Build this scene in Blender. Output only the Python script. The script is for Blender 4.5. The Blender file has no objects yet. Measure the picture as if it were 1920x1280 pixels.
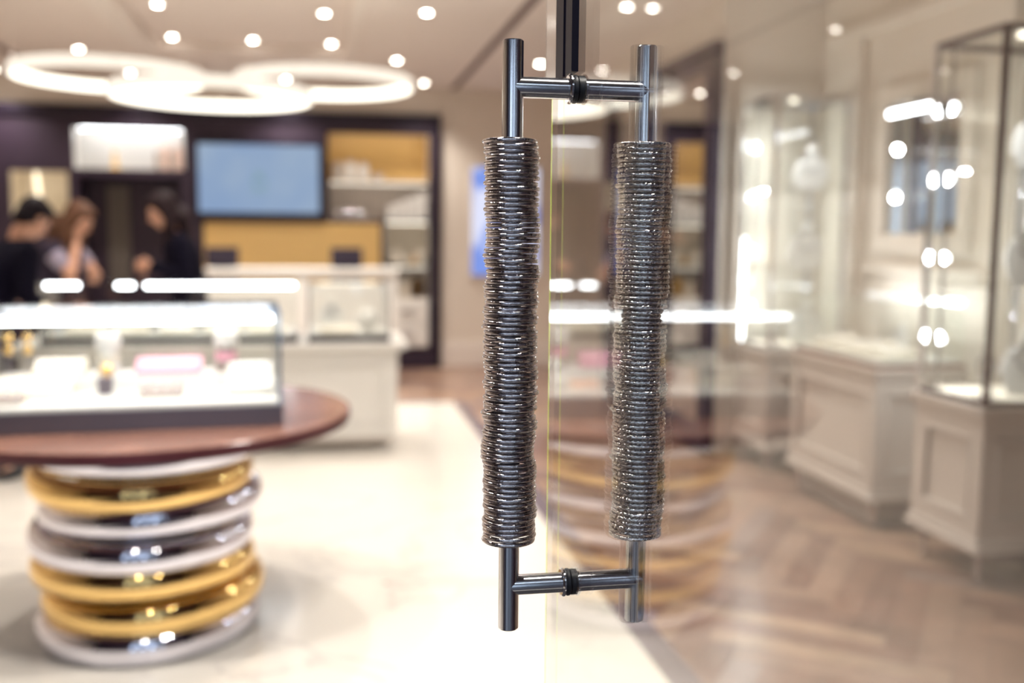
import bpy, bmesh, math, random
from mathutils import Vector, Matrix
from math import sin, cos, pi, radians, tan

random.seed(7)
SC = bpy.context.scene
COL = SC.collection

# ------------------------------------------------------------------ camera, world, exposure
YAW, PITCH, ROLL = radians(10.7), radians(6.05), radians(-0.5)
cam_d = bpy.data.cameras.new('camera')
cam = bpy.data.objects.new('camera', cam_d); COL.objects.link(cam)
fwd = Vector((sin(YAW)*cos(PITCH), cos(YAW)*cos(PITCH), -sin(PITCH)))
rt = Vector((cos(YAW), -sin(YAW), 0)); up = rt.cross(fwd)
rt2 = rt*cos(ROLL) - up*sin(ROLL); up2 = rt2.cross(fwd)
M = Matrix((rt2, up2, -fwd)).transposed().to_4x4(); M.translation = (0, 0, 1.5)
cam.matrix_world = M
cam_d.sensor_width = 36.0; cam_d.lens = 35.0
cam_d.clip_start = 0.02; cam_d.clip_end = 100
cam_d.dof.use_dof = True
cam_d.dof.focus_distance = 1.135
cam_d.dof.aperture_fstop = 2.0
SC.camera = cam

w = bpy.data.worlds.new('world'); SC.world = w; w.use_nodes = True
bg = w.node_tree.nodes['Background']
bg.inputs[0].default_value = (0.45, 0.55, 0.80, 1); bg.inputs[1].default_value = 0.20

SC.view_settings.view_transform = 'Standard'
SC.view_settings.look = 'None'
SC.view_settings.exposure = 0.25
SC.view_settings.gamma = 1.0
SC.view_settings.use_curve_mapping = False
SC.cycles.max_bounces = 10
SC.cycles.transparent_max_bounces = 32
SC.cycles.glossy_bounces = 5
SC.cycles.diffuse_bounces = 4
SC.cycles.caustics_reflective = False
SC.cycles.caustics_refractive = False
SC.cycles.sample_clamp_indirect = 4.0
SC.cycles.use_denoising = True

# ------------------------------------------------------------------ materials
def new_mat(name):
    m = bpy.data.materials.new(name); m.use_nodes = True
    nt = m.node_tree; nt.nodes.clear()
    out = nt.nodes.new('ShaderNodeOutputMaterial')
    return m, nt, out

def pmat(name, col, rough=0.5, metal=0.0, var=0.06, scale=8.0, bump=0.0, bscale=60.0, coat=0.0, spec=0.5):
    m, nt, out = new_mat(name)
    b = nt.nodes.new('ShaderNodeBsdfPrincipled')
    b.inputs['Roughness'].default_value = rough; b.inputs['Metallic'].default_value = metal
    b.inputs['Coat Weight'].default_value = coat; b.inputs['Coat Roughness'].default_value = 0.08
    b.inputs['Specular IOR Level'].default_value = spec
    tc = nt.nodes.new('ShaderNodeTexCoord')
    n = nt.nodes.new('ShaderNodeTexNoise'); n.inputs['Scale'].default_value = scale; n.inputs['Detail'].default_value = 4
    nt.links.new(tc.outputs['Object'], n.inputs['Vector'])
    r = nt.nodes.new('ShaderNodeMix'); r.data_type = 'RGBA'
    c = Vector(col[:3])
    r.inputs[6].default_value = (*(c*(1-var)), 1); r.inputs[7].default_value = (*[min(1, x) for x in c*(1+var)], 1)
    nt.links.new(n.outputs['Fac'], r.inputs[0]); nt.links.new(r.outputs[2], b.inputs['Base Color'])
    if bump:
        n2 = nt.nodes.new('ShaderNodeTexNoise'); n2.inputs['Scale'].default_value = bscale
        nt.links.new(tc.outputs['Object'], n2.inputs['Vector'])
        bp = nt.nodes.new('ShaderNodeBump'); bp.inputs['Strength'].default_value = bump; bp.inputs['Distance'].default_value = 0.002
        nt.links.new(n2.outputs['Fac'], bp.inputs['Height']); nt.links.new(bp.outputs['Normal'], b.inputs['Normal'])
    nt.links.new(b.outputs[0], out.inputs[0])
    return m

def emat(name, col, s):
    m, nt, out = new_mat(name)
    e = nt.nodes.new('ShaderNodeEmission'); e.inputs[0].default_value = (*col, 1); e.inputs[1].default_value = s
    nt.links.new(e.outputs[0], out.inputs[0]); return m

def glass_mat(name, tint=(0.97, 0.985, 0.98), rough=0.0, f0=0.04):
    m, nt, out = new_mat(name)
    lw = nt.nodes.new('ShaderNodeLayerWeight'); lw.inputs['Blend'].default_value = 0.5
    p = nt.nodes.new('ShaderNodeMath'); p.operation = 'POWER'; p.inputs[1].default_value = 5.0
    nt.links.new(lw.outputs['Facing'], p.inputs[0])
    a = nt.nodes.new('ShaderNodeMath'); a.operation = 'MULTIPLY_ADD'; a.inputs[1].default_value = 1-f0; a.inputs[2].default_value = f0
    nt.links.new(p.outputs[0], a.inputs[0])
    t = nt.nodes.new('ShaderNodeBsdfTransparent'); t.inputs[0].default_value = (*tint, 1)
    g = nt.nodes.new('ShaderNodeBsdfGlossy'); g.inputs['Roughness'].default_value = rough
    g.inputs[0].default_value = (1, 1, 1, 1)
    mx = nt.nodes.new('ShaderNodeMixShader')
    nt.links.new(a.outputs[0], mx.inputs[0]); nt.links.new(t.outputs[0], mx.inputs[1]); nt.links.new(g.outputs[0], mx.inputs[2])
    nt.links.new(mx.outputs[0], out.inputs[0]); return m

def marble_mat():
    m, nt, out = new_mat('white_marble')
    b = nt.nodes.new('ShaderNodeBsdfPrincipled'); b.inputs['Roughness'].default_value = 0.16
    tc = nt.nodes.new('ShaderNodeTexCoord')
    n = nt.nodes.new('ShaderNodeTexNoise'); n.inputs['Scale'].default_value = 0.9; n.inputs['Detail'].default_value = 6
    n.inputs['Distortion'].default_value = 1.2
    nt.links.new(tc.outputs['Object'], n.inputs['Vector'])
    cr = nt.nodes.new('ShaderNodeValToRGB'); e = cr.color_ramp.elements
    e[0].position = 0.485; e[0].color = (0.77, 0.73, 0.665, 1)
    e[1].position = 0.515; e[1].color = (0.77, 0.73, 0.665, 1)
    k = e.new(0.5); k.color = (0.62, 0.585, 0.55, 1)
    nt.links.new(n.outputs['Fac'], cr.inputs[0])
    v = nt.nodes.new('ShaderNodeTexVoronoi'); v.inputs['Scale'].default_value = 2.6
    nt.links.new(tc.outputs['Object'], v.inputs['Vector'])
    cr2 = nt.nodes.new('ShaderNodeValToRGB'); e = cr2.color_ramp.elements
    e[0].position = 0.012; e[0].color = (0.42, 0.36, 0.34, 1); e[1].position = 0.05; e[1].color = (1, 1, 1, 1)
    nt.links.new(v.outputs['Distance'], cr2.inputs[0])
    mx = nt.nodes.new('ShaderNodeMix'); mx.data_type = 'RGBA'; mx.blend_type = 'MULTIPLY'; mx.inputs[0].default_value = 1
    nt.links.new(cr.outputs[0], mx.inputs[6]); nt.links.new(cr2.outputs[0], mx.inputs[7])
    nt.links.new(mx.outputs[2], b.inputs['Base Color']); nt.links.new(b.outputs[0], out.inputs[0])
    return m

def wood_mat(name, col, rough=0.28, spec=0.5):
    m, nt, out = new_mat(name)
    b = nt.nodes.new('ShaderNodeBsdfPrincipled'); b.inputs['Roughness'].default_value = rough
    b.inputs['Specular IOR Level'].default_value = spec
    tc = nt.nodes.new('ShaderNodeTexCoord')
    n = nt.nodes.new('ShaderNodeTexNoise'); n.inputs['Scale'].default_value = 3.5; n.inputs['Detail'].default_value = 5
    n.inputs['Distortion'].default_value = 0.6
    nt.links.new(tc.outputs['Object'], n.inputs['Vector'])
    c = Vector(col)
    cr = nt.nodes.new('ShaderNodeValToRGB'); e = cr.color_ramp.elements
    e[0].position = 0.3; e[0].color = (*(c*0.72), 1); e[1].position = 0.7; e[1].color = (*(c*1.15), 1)
    nt.links.new(n.outputs['Fac'], cr.inputs[0]); nt.links.new(cr.outputs[0], b.inputs['Base Color'])
    nt.links.new(b.outputs[0], out.inputs[0]); return m

MT = {}
MT['marble'] = marble_mat()
MT['planks'] = [wood_mat('plank_wood_%s' % n, c) for n, c in
                (('tan', (0.32, 0.20, 0.145)), ('light', (0.40, 0.265, 0.185)), ('brown', (0.21, 0.115, 0.085)),
                 ('grey', (0.26, 0.18, 0.155)), ('russet', (0.25, 0.14, 0.10)))]
MT['border'] = pmat('grey_border_stone', (0.16, 0.125, 0.14), 0.25, scale=14)
MT['wall'] = pmat('beige_wall_paint', (0.77, 0.69, 0.60), 0.6, var=0.02)
MT['ceil'] = pmat('ceiling_paint', (0.76, 0.68, 0.62), 0.7, var=0.02)
MT['ceilwhite'] = pmat('ceiling_trim_white', (0.78, 0.71, 0.65), 0.5, var=0.02)
MT['slot'] = pmat('ceiling_slot_dark', (0.13, 0.08, 0.07), 0.7)
MT['dark'] = pmat('aubergine_joinery', (0.026, 0.013, 0.030), 0.5, var=0.15, scale=3)
MT['black'] = pmat('black_trim', (0.010, 0.004, 0.016), 0.4)
MT['gold'] = pmat('ochre_panel', (0.68, 0.45, 0.17), 0.35, metal=0.0, var=0.05, scale=3)
MT['white'] = pmat('white_lacquer', (0.82, 0.80, 0.76), 0.3, var=0.01)
MT['cab'] = pmat('greige_lacquer', (0.62, 0.56, 0.51), 0.35, var=0.02)
MT['creme'] = pmat('cream_velvet', (0.85, 0.78, 0.66), 0.8, var=0.04)
MT['whitevelvet'] = pmat('white_velvet', (0.88, 0.86, 0.82), 0.7, var=0.02)
MT['pink'] = pmat('pink_ribbon', (0.85, 0.42, 0.52), 0.6)
MT['peach'] = pmat('peach_pad', (0.9, 0.62, 0.5), 0.6)
MT['greybox'] = pmat('grey_box_card', (0.16, 0.13, 0.15), 0.6)
MT['taupe'] = pmat('taupe_tray', (0.33, 0.27, 0.24), 0.6)
MT['tabletop'] = wood_mat('walnut_tabletop', (0.25, 0.125, 0.09), 0.2)
MT['tableedge'] = wood_mat('walnut_edge', (0.09, 0.022, 0.03), 0.35)
MT['silver'] = pmat('polished_silver', (0.80, 0.80, 0.90), 0.07, 1.0, var=0.01)
MT['goldmetal'] = pmat('polished_gold', (0.90, 0.62, 0.25), 0.09, 1.0, var=0.01)
MT['steel'] = pmat('satin_steel', (0.70, 0.70, 0.73), 0.14, 1.0, var=0.03, scale=30)
MT['bangle'] = pmat('worn_silver_smooth', (0.60, 0.56, 0.57), 0.11, 1.0, var=0.35, scale=260, bump=0.18, bscale=420)
MT['bangle2'] = pmat('worn_silver_twisted', (0.68, 0.64, 0.62), 0.10, 1.0, var=0.35, scale=260, bump=0.18, bscale=500)
MT['chrome'] = pmat('chrome_frame', (0.72, 0.72, 0.75), 0.12, 1.0, var=0.02)
MT['darkmetal'] = pmat('dark_bronze_metal', (0.10, 0.07, 0.08), 0.3, 0.8)
MT['casebase'] = pmat('case_base_metal', (0.13, 0.12, 0.15), 0.32, 0.5)
MT['rubber'] = pmat('black_rubber', (0.015, 0.015, 0.02), 0.45)
MT['rail'] = pmat('black_anodised', (0.012, 0.010, 0.022), 0.45, 0.0, spec=0.15)
MT['glass'] = glass_mat('case_glass', (0.985, 0.995, 0.99))
MT['doorglass'] = glass_mat('door_glass', (0.975, 0.985, 0.98))
MT['mirror'] = pmat('mirror_silver', (0.86, 0.85, 0.84), 0.015, 1.0, var=0.0)
def edge_mat():
    m, nt, out = new_mat('cut_glass_edge')
    a = nt.nodes.new('ShaderNodeBsdfTranslucent'); a.inputs[0].default_value = (0.62, 0.80, 0.14, 1)
    b = nt.nodes.new('ShaderNodeBsdfDiffuse'); b.inputs[0].default_value = (0.45, 0.62, 0.06, 1)
    x = nt.nodes.new('ShaderNodeAddShader'); nt.links.new(a.outputs[0], x.inputs[0]); nt.links.new(b.outputs[0], x.inputs[1]); nt.links.new(x.outputs[0], out.inputs[0]); return m
MT['glassedge'] = edge_mat()
MT['led'] = emat('led_white', (0.95, 0.97, 1.0), 13.0)
MT['ledwarm'] = emat('led_warm', (1.0, 0.86, 0.66), 9.0)
MT['ledsoft'] = emat('led_soft', (1.0, 0.90, 0.74), 3.5)
MT['downlight'] = emat('downlight_lens', (1.0, 0.93, 0.82), 45.0)
MT['ringin'] = emat('ring_diffuser_bright', (1.0, 0.93, 0.78), 2.6)
MT['ringout'] = emat('ring_diffuser_soft', (1.0, 0.88, 0.74), 1.0)
MT['skin'] = pmat('skin', (0.62, 0.33, 0.22), 0.5, var=0.05)
MT['hairblack'] = pmat('black_hair', (0.010, 0.006, 0.010), 0.6, spec=0.15)
MT['hairbrown'] = pmat('brown_hair', (0.11, 0.05, 0.028), 0.6, spec=0.2, var=0.3, scale=20)
MT['hairdark'] = pmat('dark_brown_hair', (0.016, 0.007, 0.009), 0.6, spec=0.15)
MT['suit'] = pmat('black_cloth', (0.005, 0.004, 0.011), 0.9, spec=0.08)
MT['greytop'] = pmat('grey_cloth', (0.035, 0.028, 0.045), 0.9, spec=0.1, bump=0.3)
MT['palecloth'] = pmat('pale_grey_cloth', (0.30, 0.26, 0.34), 0.8)
MT['trouser'] = pmat('dark_trouser_cloth', (0.02, 0.02, 0.035), 0.8)
MT['eyewhite'] = pmat('eye', (0.3, 0.25, 0.25), 0.2)

# ------------------------------------------------------------------ helpers
class MB:
    def __init__(s): s.bm = bmesh.new()
    def _t(s, vs, M):
        if M is not None:
            for v in vs: v.co = M @ v.co
    def box(s, x0, x1, y0, y1, z0, z1, mi=0, M=None):
        vs = [s.bm.verts.new((x, y, z)) for x in (x0, x1) for y in (y0, y1) for z in (z0, z1)]
        idx = [(0, 1, 3, 2), (4, 6, 7, 5), (0, 4, 5, 1), (2, 3, 7, 6), (0, 2, 6, 4), (1, 5, 7, 3)]
        fs = []
        for f in idx:
            fc = s.bm.faces.new([vs[i] for i in f]); fc.material_index = mi; fs.append(fc)
        s._t(vs, M); return fs
    def lathe(s, prof, n=32, cx=0, cy=0, mi=0, M=None):
        rings = []; allv = []
        for r, z in prof:
            if r < 1e-6:
                v = s.bm.verts.new((cx, cy, z)); rings.append([v]); allv.append(v)
            else:
                rg = [s.bm.verts.new((cx+r*cos(2*pi*i/n), cy+r*sin(2*pi*i/n), z)) for i in range(n)]
                rings.append(rg); allv += rg
        for a, b in zip(rings, rings[1:]):
            for i in range(n):
                j = (i+1) % n
                if len(a) == 1 and len(b) == 1: continue
                if len(a) == 1: f = [a[0], b[i], b[j]]
                elif len(b) == 1: f = [a[i], b[0], a[j]]
                else: f = [a[i], b[i], b[j], a[j]]
                fc = s.bm.faces.new(f); fc.material_index = mi; fc.smooth = True
        closed = prof[0] == prof[-1]
        for rg, fl in ((rings[0], 1), (rings[-1], 0)):
            if len(rg) > 1 and not closed:
                fc = s.bm.faces.new(rg if fl else rg[::-1]); fc.material_index = mi
        s._t(allv, M)
    def cyl(s, p0, p1, r, n=24, bev=0.0, mi=0):
        p0 = Vector(p0); p1 = Vector(p1); L = (p1-p0).length
        q = (p1-p0).to_track_quat('Z', 'Y').to_matrix().to_4x4(); q.translation = p0
        if bev: prof = [(0, 0), (r-bev, 0), (r, bev), (r, L-bev), (r-bev, L), (0, L)]
        else: prof = [(0, 0), (r, 0), (r, L), (0, L)]
        s.lathe(prof, n, mi=mi, M=q)
    def tube(s, rings, n=24):
        rows = []
        for c, rx, ry in rings:
            rows.append([s.bm.verts.new((c[0]+rx*cos(2*pi*i/n), c[1]+ry*sin(2*pi*i/n), c[2])) for i in range(n)])
        for a, b in zip(rows, rows[1:]):
            for i in range(n): s.bm.faces.new([a[i], a[(i+1) % n], b[(i+1) % n], b[i]])
        s.bm.faces.new(rows[0][::-1]); s.bm.faces.new(rows[-1])
    def limb(s, p0, r0, p1, r1, n=16):
        p0 = Vector(p0); p1 = Vector(p1); L = (p1-p0).length
        q = (p1-p0).to_track_quat('Z', 'Y').to_matrix().to_4x4(); q.translation = p0
        prof = [(r0*cos(a), r0*sin(a)) for a in (-pi/2*0.999, -1.2, -0.8, -0.4, 0)] + [(r1*cos(a), L+r1*sin(a)) for a in (0, 0.4, 0.8, 1.2, pi/2*0.999)]
        prof[0] = (0, -r0); prof[-1] = (0, L+r1)
        s.lathe(prof, n, M=q)
    def chain(s, pts):
        for (p, r), (q, t) in zip(pts, pts[1:]): s.limb(p, r, q, t)
    def blob(s, c, sc, rot=None):
        prof = [(sin(pi*i/12) if 0 < i < 12 else 0, -cos(pi*i/12)) for i in range(13)]
        M = Matrix.Translation(c) @ (rot.to_4x4() if rot else Matrix.Identity(4)) @ Matrix.Diagonal((*sc, 1))
        s.lathe(prof, 20, M=M)
    def torus(s, R, r, n=64, k=12, M=None, mi=0, rf=None, sz=1.0):
        rg = []; allv = []
        for i in range(n):
            a = 2*pi*i/n; row = []
            for j in range(k):
                b = 2*pi*j/k
                rr = r if rf is None else rf(a, b)
                v = s.bm.verts.new(((R+rr*cos(b))*cos(a), (R+rr*cos(b))*sin(a), rr*sin(b)*sz)); row.append(v)
            rg.append(row); allv += row
        for i in range(n):
            for j in range(k):
                f = s.bm.faces.new([rg[i][j], rg[(i+1) % n][j], rg[(i+1) % n][(j+1) % k], rg[i][(j+1) % k]])
                f.smooth = True; f.material_index = mi
        s._t(allv, M)
    def ball(s, c, r, n=20, m=12, sc=(1, 1, 1), mi=0):
        prof = [(r*sin(pi*i/m)*1.0 if 0 < i < m else 0, -r*cos(pi*i/m)) for i in range(m+1)]
        M = Matrix.Translation(c) @ Matrix.Diagonal((*sc, 1))
        s.lathe(prof, n, mi=mi, M=M)
    def build(s, name, mats, parent=None, loc=(0, 0, 0), rot=None, bevel=0.0):
        bmesh.ops.recalc_face_normals(s.bm, faces=s.bm.faces)
        me = bpy.data.meshes.new(name); s.bm.to_mesh(me); s.bm.free()
        if not isinstance(mats, (list, tuple)): mats = [mats]
        for m in mats: me.materials.append(m)
        me.set_sharp_from_angle(angle=radians(40))
        o = bpy.data.objects.new(name, me); COL.objects.link(o)
        o.location = loc
        if rot: o.rotation_euler = rot
        if parent is not None: o.parent = parent
        if bevel:
            b = o.modifiers.new('bevel', 'BEVEL'); b.width = bevel; b.segments = 2; b.limit_method = 'ANGLE'
        return o

def box(name, x0, x1, y0, y1, z0, z1, mat, parent=None, bevel=0.0):
    """box given in parent's space, origin at its own base centre"""
    m = MB(); cx, cy = (x0+x1)/2, (y0+y1)/2
    m.box(x0-cx, x1-cx, y0-cy, y1-cy, 0, z1-z0)
    return m.build(name, mat, parent, (cx, cy, z0), bevel=bevel)

def empty(name, loc, rz=0):
    o = bpy.data.objects.new(name, None); COL.objects.link(o); o.location = loc; o.rotation_euler = (0, 0, rz)
    o.empty_display_size = 0.1
    return o
def tag(o, label, cat, group=None, kind=None):
    o['label'] = label; o['category'] = cat
    if group: o['group'] = group
    if kind: o['kind'] = kind
    return o
def struct(o): o['kind'] = 'structure'; return o
def copy_tree(o, parent=None):
    c = o.copy(); COL.objects.link(c)
    if parent is not None: c.parent = parent
    for ch in list(o.children): copy_tree(ch, c)
    return c

# ------------------------------------------------------------------ room shell
WB = 11.25      # back wall plane
WR = 3.35       # right wall plane
WL = -4.3
CZ = 3.10
# herringbone oak planks (right hand side and back strip)
def herringbone():
    m = MB(); bm = m.bm
    f = m.box(WL, WR+0.2, -3.5, WB+0.6, -0.06, -0.004, mi=2)
    W, L = 0.12, 0.84
    ang = radians(45+8)
    ca, sa = cos(ang), sin(ang)
    rnd = random.Random(3)
    n = round(L/W)
    def add(cx0, cy0, dx, dy):
        g = 0.0012
        pts = [(cx0+g, cy0+g), (cx0+dx-g, cy0+g), (cx0+dx-g, cy0+dy-g), (cx0+g, cy0+dy-g)]
        P = [(x*ca-y*sa+2.0, x*sa+y*ca+4.0) for x, y in pts]
        mx = sum(p[0] for p in P)/4; my = sum(p[1] for p in P)/4
        xs = [p[0] for p in P]; ys = [p[1] for p in P]
        if my < -0.4 or max(ys) > WB+0.3: return
        if max(xs) < 1.15 and max(ys) < 8.8: return
        if min(xs) < WL or max(xs) > WR+0.25: return
        mi = rnd.choices([0, 1, 2, 3, 4], [4, 2.4, 2, 2.4, 2])[0]
        lo = [bm.verts.new((p[0], p[1], -0.004)) for p in P]; hi = [bm.verts.new((p[0], p[1], 0.0)) for p in P]
        for q in [hi] + [[lo[i], lo[(i+1) % 4], hi[(i+1) % 4], hi[i]] for i in range(4)]:
            fc = bm.faces.new(q); fc.material_index = mi
    R = 75
    for i in range(-R, R):
        for j in range(-R, R):
            k = (i-j) % (2*n)
            if k == 0: add(i*W, j*W, L, W)
            elif k == 2*n-1: add(i*W, (j)*W, W, L)
    return m.build('floor', MT['planks'])
struct(herringbone())
# white marble slab and grey border
struct(box('floor', WL, 1.13, -3.5, 8.83, -0.03, 0.004, MT['marble']))
m = MB(); m.box(1.13, 1.24, -3.5, 8.83, -0.02, 0.004); m.box(WL, 1.24, 8.83, 8.90, -0.02, 0.004)
struct(m.build('trim_1', MT['border']))

# ceiling with a coffer
CX0, CX1, CY0, CY1, CT = -1.41, 0.208, 3.4, 9.36, 3.18
m = MB()
m.box(WL, CX0, -0.3, WB+0.6, CZ, CZ+0.5); m.box(CX1, WR+0.1, -0.3, WB+0.6, CZ, CZ+0.5)
m.box(CX0, CX1, -0.3, CY0, CZ, CZ+0.5); m.box(CX0, CX1, CY1, WB+0.6, CZ, CZ+0.5)
m.box(CX0, CX1, CY0, CY1, CT, CZ+0.5)
struct(m.build('ceiling', MT['ceil']))
m = MB(); m.box(1.385, 1.455, 3.3, 11.1, CZ-0.006, CZ+0.02)
struct(m.build('trim_2', MT['slot']))
m = MB(); m.box(-2.79, -2.72, 3.3, 10.0, CZ-0.006, CZ+0.02)
struct(m.build('trim_3', MT['slot']))
m = MB(); m.box(CX0-0.20, CX0-0.02, CY0, CY1+0.05, CZ-0.022, CZ+0.01)
struct(m.build('trim_4', MT['ceilwhite']))
m = MB(); m.box(CX1+0.02, CX1+0.09, CY0, CY1+0.05, CZ-0.022, CZ+0.01)
struct(m.build('trim_5', MT['ceilwhite']))

# walls
struct(box('wall_left', WL-0.15, WL, -0.3, WB+0.6, 0, CZ, MT['wall']))
m = MB(); m.box(WR, WR+0.15, -0.3, WB+0.6, 0, CZ)
# pilasters and panel mouldings belong to the wall
for y0, y1 in ((5.85, 6.05), (4.42, 4.5), (3.0, 3.1)):
    m.box(WR-0.05, WR, y0, y1, 0.3, 2.75)
m.box(WR-0.07, WR, -0.3, 6.25, 2.75, 2.82)
m.box(WR-0.04, WR, 4.6, 5.75, 1.30, 1.34); m.box(WR-0.04, WR, 4.6, 5.75, 0.45, 0.49)
struct(m.build('wall_right', MT['wall'], bevel=0.004))
# unseen dark shop front and soffit, added to darken the metal's reflections
m = MB(); m.box(WL, -1.25, 0.10, 0.30, 0, CZ+0.3); m.box(0.47, WR+0.1, 0.10, 0.30, 0, CZ+0.3); m.box(-1.25, 0.47, 0.10, 0.30, 2.56, CZ+0.3)
m.box(-1.25, 0.47, 0.08, 0.55, 2.50, 2.56)
m.box(WL, WR+0.1, 0.30, 3.2, 2.98, CZ+0.1)
struct(m.build('wall_front_added', MT['dark']))
struct(box('floor', -1.7, 0.9, 0.35, 2.55, 0.0, 0.010, pmat('added_dark_mat', (0.03, 0.028, 0.034), 0.95, bump=0.4, bscale=200)))  # unseen mat, added to darken the floor mirrored in the table base
struct(box('floor', WL, WR, -3.5, 0.10, 0.0, 0.008, pmat('hall_stone', (0.10, 0.09, 0.10), 0.3)))
struct(box('wall_pier', 2.63, WR, 6.42, 9.1, 0, CZ, MT['wall']))
m = MB(); m.box(1.295, WR, WB, WB+0.2, 0, CZ); m.box(WL, WR, WB+0.5, WB+0.6, 0, CZ); m.box(WL, 1.295, WB-0.02, WB+0.5, 2.83, CZ)
struct(m.build('wall_back', MT['wall']))
m = MB(); m.box(1.30, 2.62, WB-0.03, WB, 0.004, 0.24); m.box(1.30, 2.62, WB-0.018, WB, 0.24, 0.29)
struct(m.build('baseboard_back', MT['ceilwhite'], bevel=0.004))
m = MB(); m.box(WR-0.03, WR, 0.4, 6.40, 0.004, 0.26); m.box(2.605, 2.63, 6.42, 9.1, 0.004, 0.12)
struct(m.build('baseboard_right', MT['ceilwhite'], bevel=0.004))
m = MB(); m.box(WL, WL+0.03, 0.4, WB-0.1, 0.004, 0.26)
struct(m.build('baseboard_left', MT['ceilwhite'], bevel=0.004))

# ------------------------------------------------------------------ back wall joinery
def facade(m, xs, zs, holes, y0, y1):
    xs = sorted(set(xs)); zs = sorted(set(zs))
    for a, b in zip(xs, xs[1:]):
        for c, d in zip(zs, zs[1:]):
            mx, mz = (a+b)/2, (c+d)/2
            if any(h[0] < mx < h[1] and h[2] < mz < h[3] for h in holes): continue
            m.box(a, b, y0, y1, c, d)
unit = tag(empty('wall_unit', (-1.4, 11.2, 0)), 'tall aubergine joinery wall with lit niches and dark frame behind the cash desk', 'wall unit')
U = Vector((-1.4, 11.2, 0))
holes = [(-3.19, -2.62, 1.66, 2.13), (-2.56, -1.45, 2.165, 2.585), (-2.53, -1.49, 0, 2.09), (0.66, 1.165, 0.22, 2.60), (0.055, 0.66, 1.66, 2.60)]
m = MB()
xs = [-4.25, 1.22] + [h[0] for h in holes] + [h[1] for h in holes]; zs = [0.0, 2.71] + [h[2] for h in holes] + [h[3] for h in holes]
facade(m, [x+1.4 for x in xs], zs, [(h[0]+1.4, h[1]+1.4, h[2], h[3]) for h in holes], 0, 0.05)
m.build('facade', MT['dark'], unit)
m = MB(); m.box(-2.85, 2.69, -0.04, 0.05, 2.71, 2.82); m.box(2.62, 2.69, -0.04, 0.05, 0.0, 2.71)
m.build('outer_frame', MT['black'], unit)
def niche(name, h, mats, depth=0.32, bottom=True, lift=0.0):
    x0, x1, z0, z1 = h; z1 += lift; x0 += 1.4; x1 += 1.4; t = 0.02
    m = MB(); y0, y1 = 0.05, 0.05+depth
    m.box(x0, x1, y1, y1+t, z0, z1, 1)
    m.box(x0-t, x0, y0, y1+t, z0-t, z1+t); m.box(x1, x1+t, y0, y1+t, z0-t, z1+t)
    m.box(x0, x1, y0, y1+t, z1, z1+t)
    if bottom: m.box(x0, x1, y0, y1+t, z0-t, z0)
    o = m.build(name, mats, unit); return o
niche('niche', holes[0], [MT['creme'], MT['creme']], lift=0.03)
niche('niche', holes[1], [MT['white'], MT['white']], lift=0.03)
n3 = niche('door_recess', holes[2], [MT['dark'], MT['dark']], 0.30, False)
niche('shelf_niche', (0.055, 1.165, 2.10, 2.60), [MT['cab'], MT['gold']], lift=0.03)
niche('shelf_niche', (0.055, 1.165, 1.665, 2.075), [MT['cab'], MT['cab']])
niche('shelf_niche', (0.67, 1.165, 1.16, 1.645), [MT['white'], MT['creme']])
niche('shelf_niche', (0.67, 1.165, 0.79, 1.14), [MT['cab'], MT['cab']])
def strip(x0, x1, z, y=0.10, mat='ledwarm', h=0.012):
    m = MB(); m.box(x0+1.4, x1+1.4, y, y+0.03, z-h, z); return m.build('light_strip', MT[mat], unit)
strip(-2.52, -1.49, 2.610, mat='led', h=0.026); strip(0.08, 1.14, 2.625); strip(0.70, 1.14, 1.640, mat='ledsoft'); strip(0.08, 1.14, 2.068, mat='ledsoft', h=0.006); strip(0.70, 1.14, 1.135, mat='ledsoft', h=0.006)
strip(-3.15, -2.66, 2.155, mat='ledsoft', h=0.008)
# door leaf panel in the dark recess and the vertical tube in the left niche
m = MB(); m.box(-2.30+1.4, -2.08+1.4, 0.315, 0.345, 0.9, 2.0); m.build('door_panel', pmat('dull_olive_panel', (0.10, 0.085, 0.075), 0.5), unit)
m = MB(); m.cyl((-2.93+1.4, 0.12, 1.68), (-2.96+1.4, 0.12, 2.12), 0.022, 16); m.build('tube_light', emat('tube_light', (1.0, 0.85, 0.6), 2.2), unit)
# white drawer fronts at the base of the shelves
m = MB(); m.box(0.68+1.4, 1.155+1.4, 0.02, 0.34, 0.24, 0.77); o = m.build('drawer_block', MT['white'], unit, bevel=0.004)
for k in range(2):
    m = MB(); m.box(0.69+1.4, 1.145+1.4, 0.0, 0.02, 0.25+0.26*k, 0.495+0.26*k); d = m.build('drawer', MT['white'], unit, bevel=0.003)
    m = MB(); m.box(0.84+1.4, 1.0+1.4, -0.015, 0.0, 0.38+0.26*k, 0.395+0.26*k); m.build('drawer_handle', MT['steel'], d)

# ochre panel below the screen
gp = box('ochre_panel', -1.26, 0.615, 11.155, 11.195, 1.10, 1.62, MT['gold'])
tag(gp, 'wide ochre gold panel mounted on the dark wall below the screen', 'wall panel')

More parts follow.
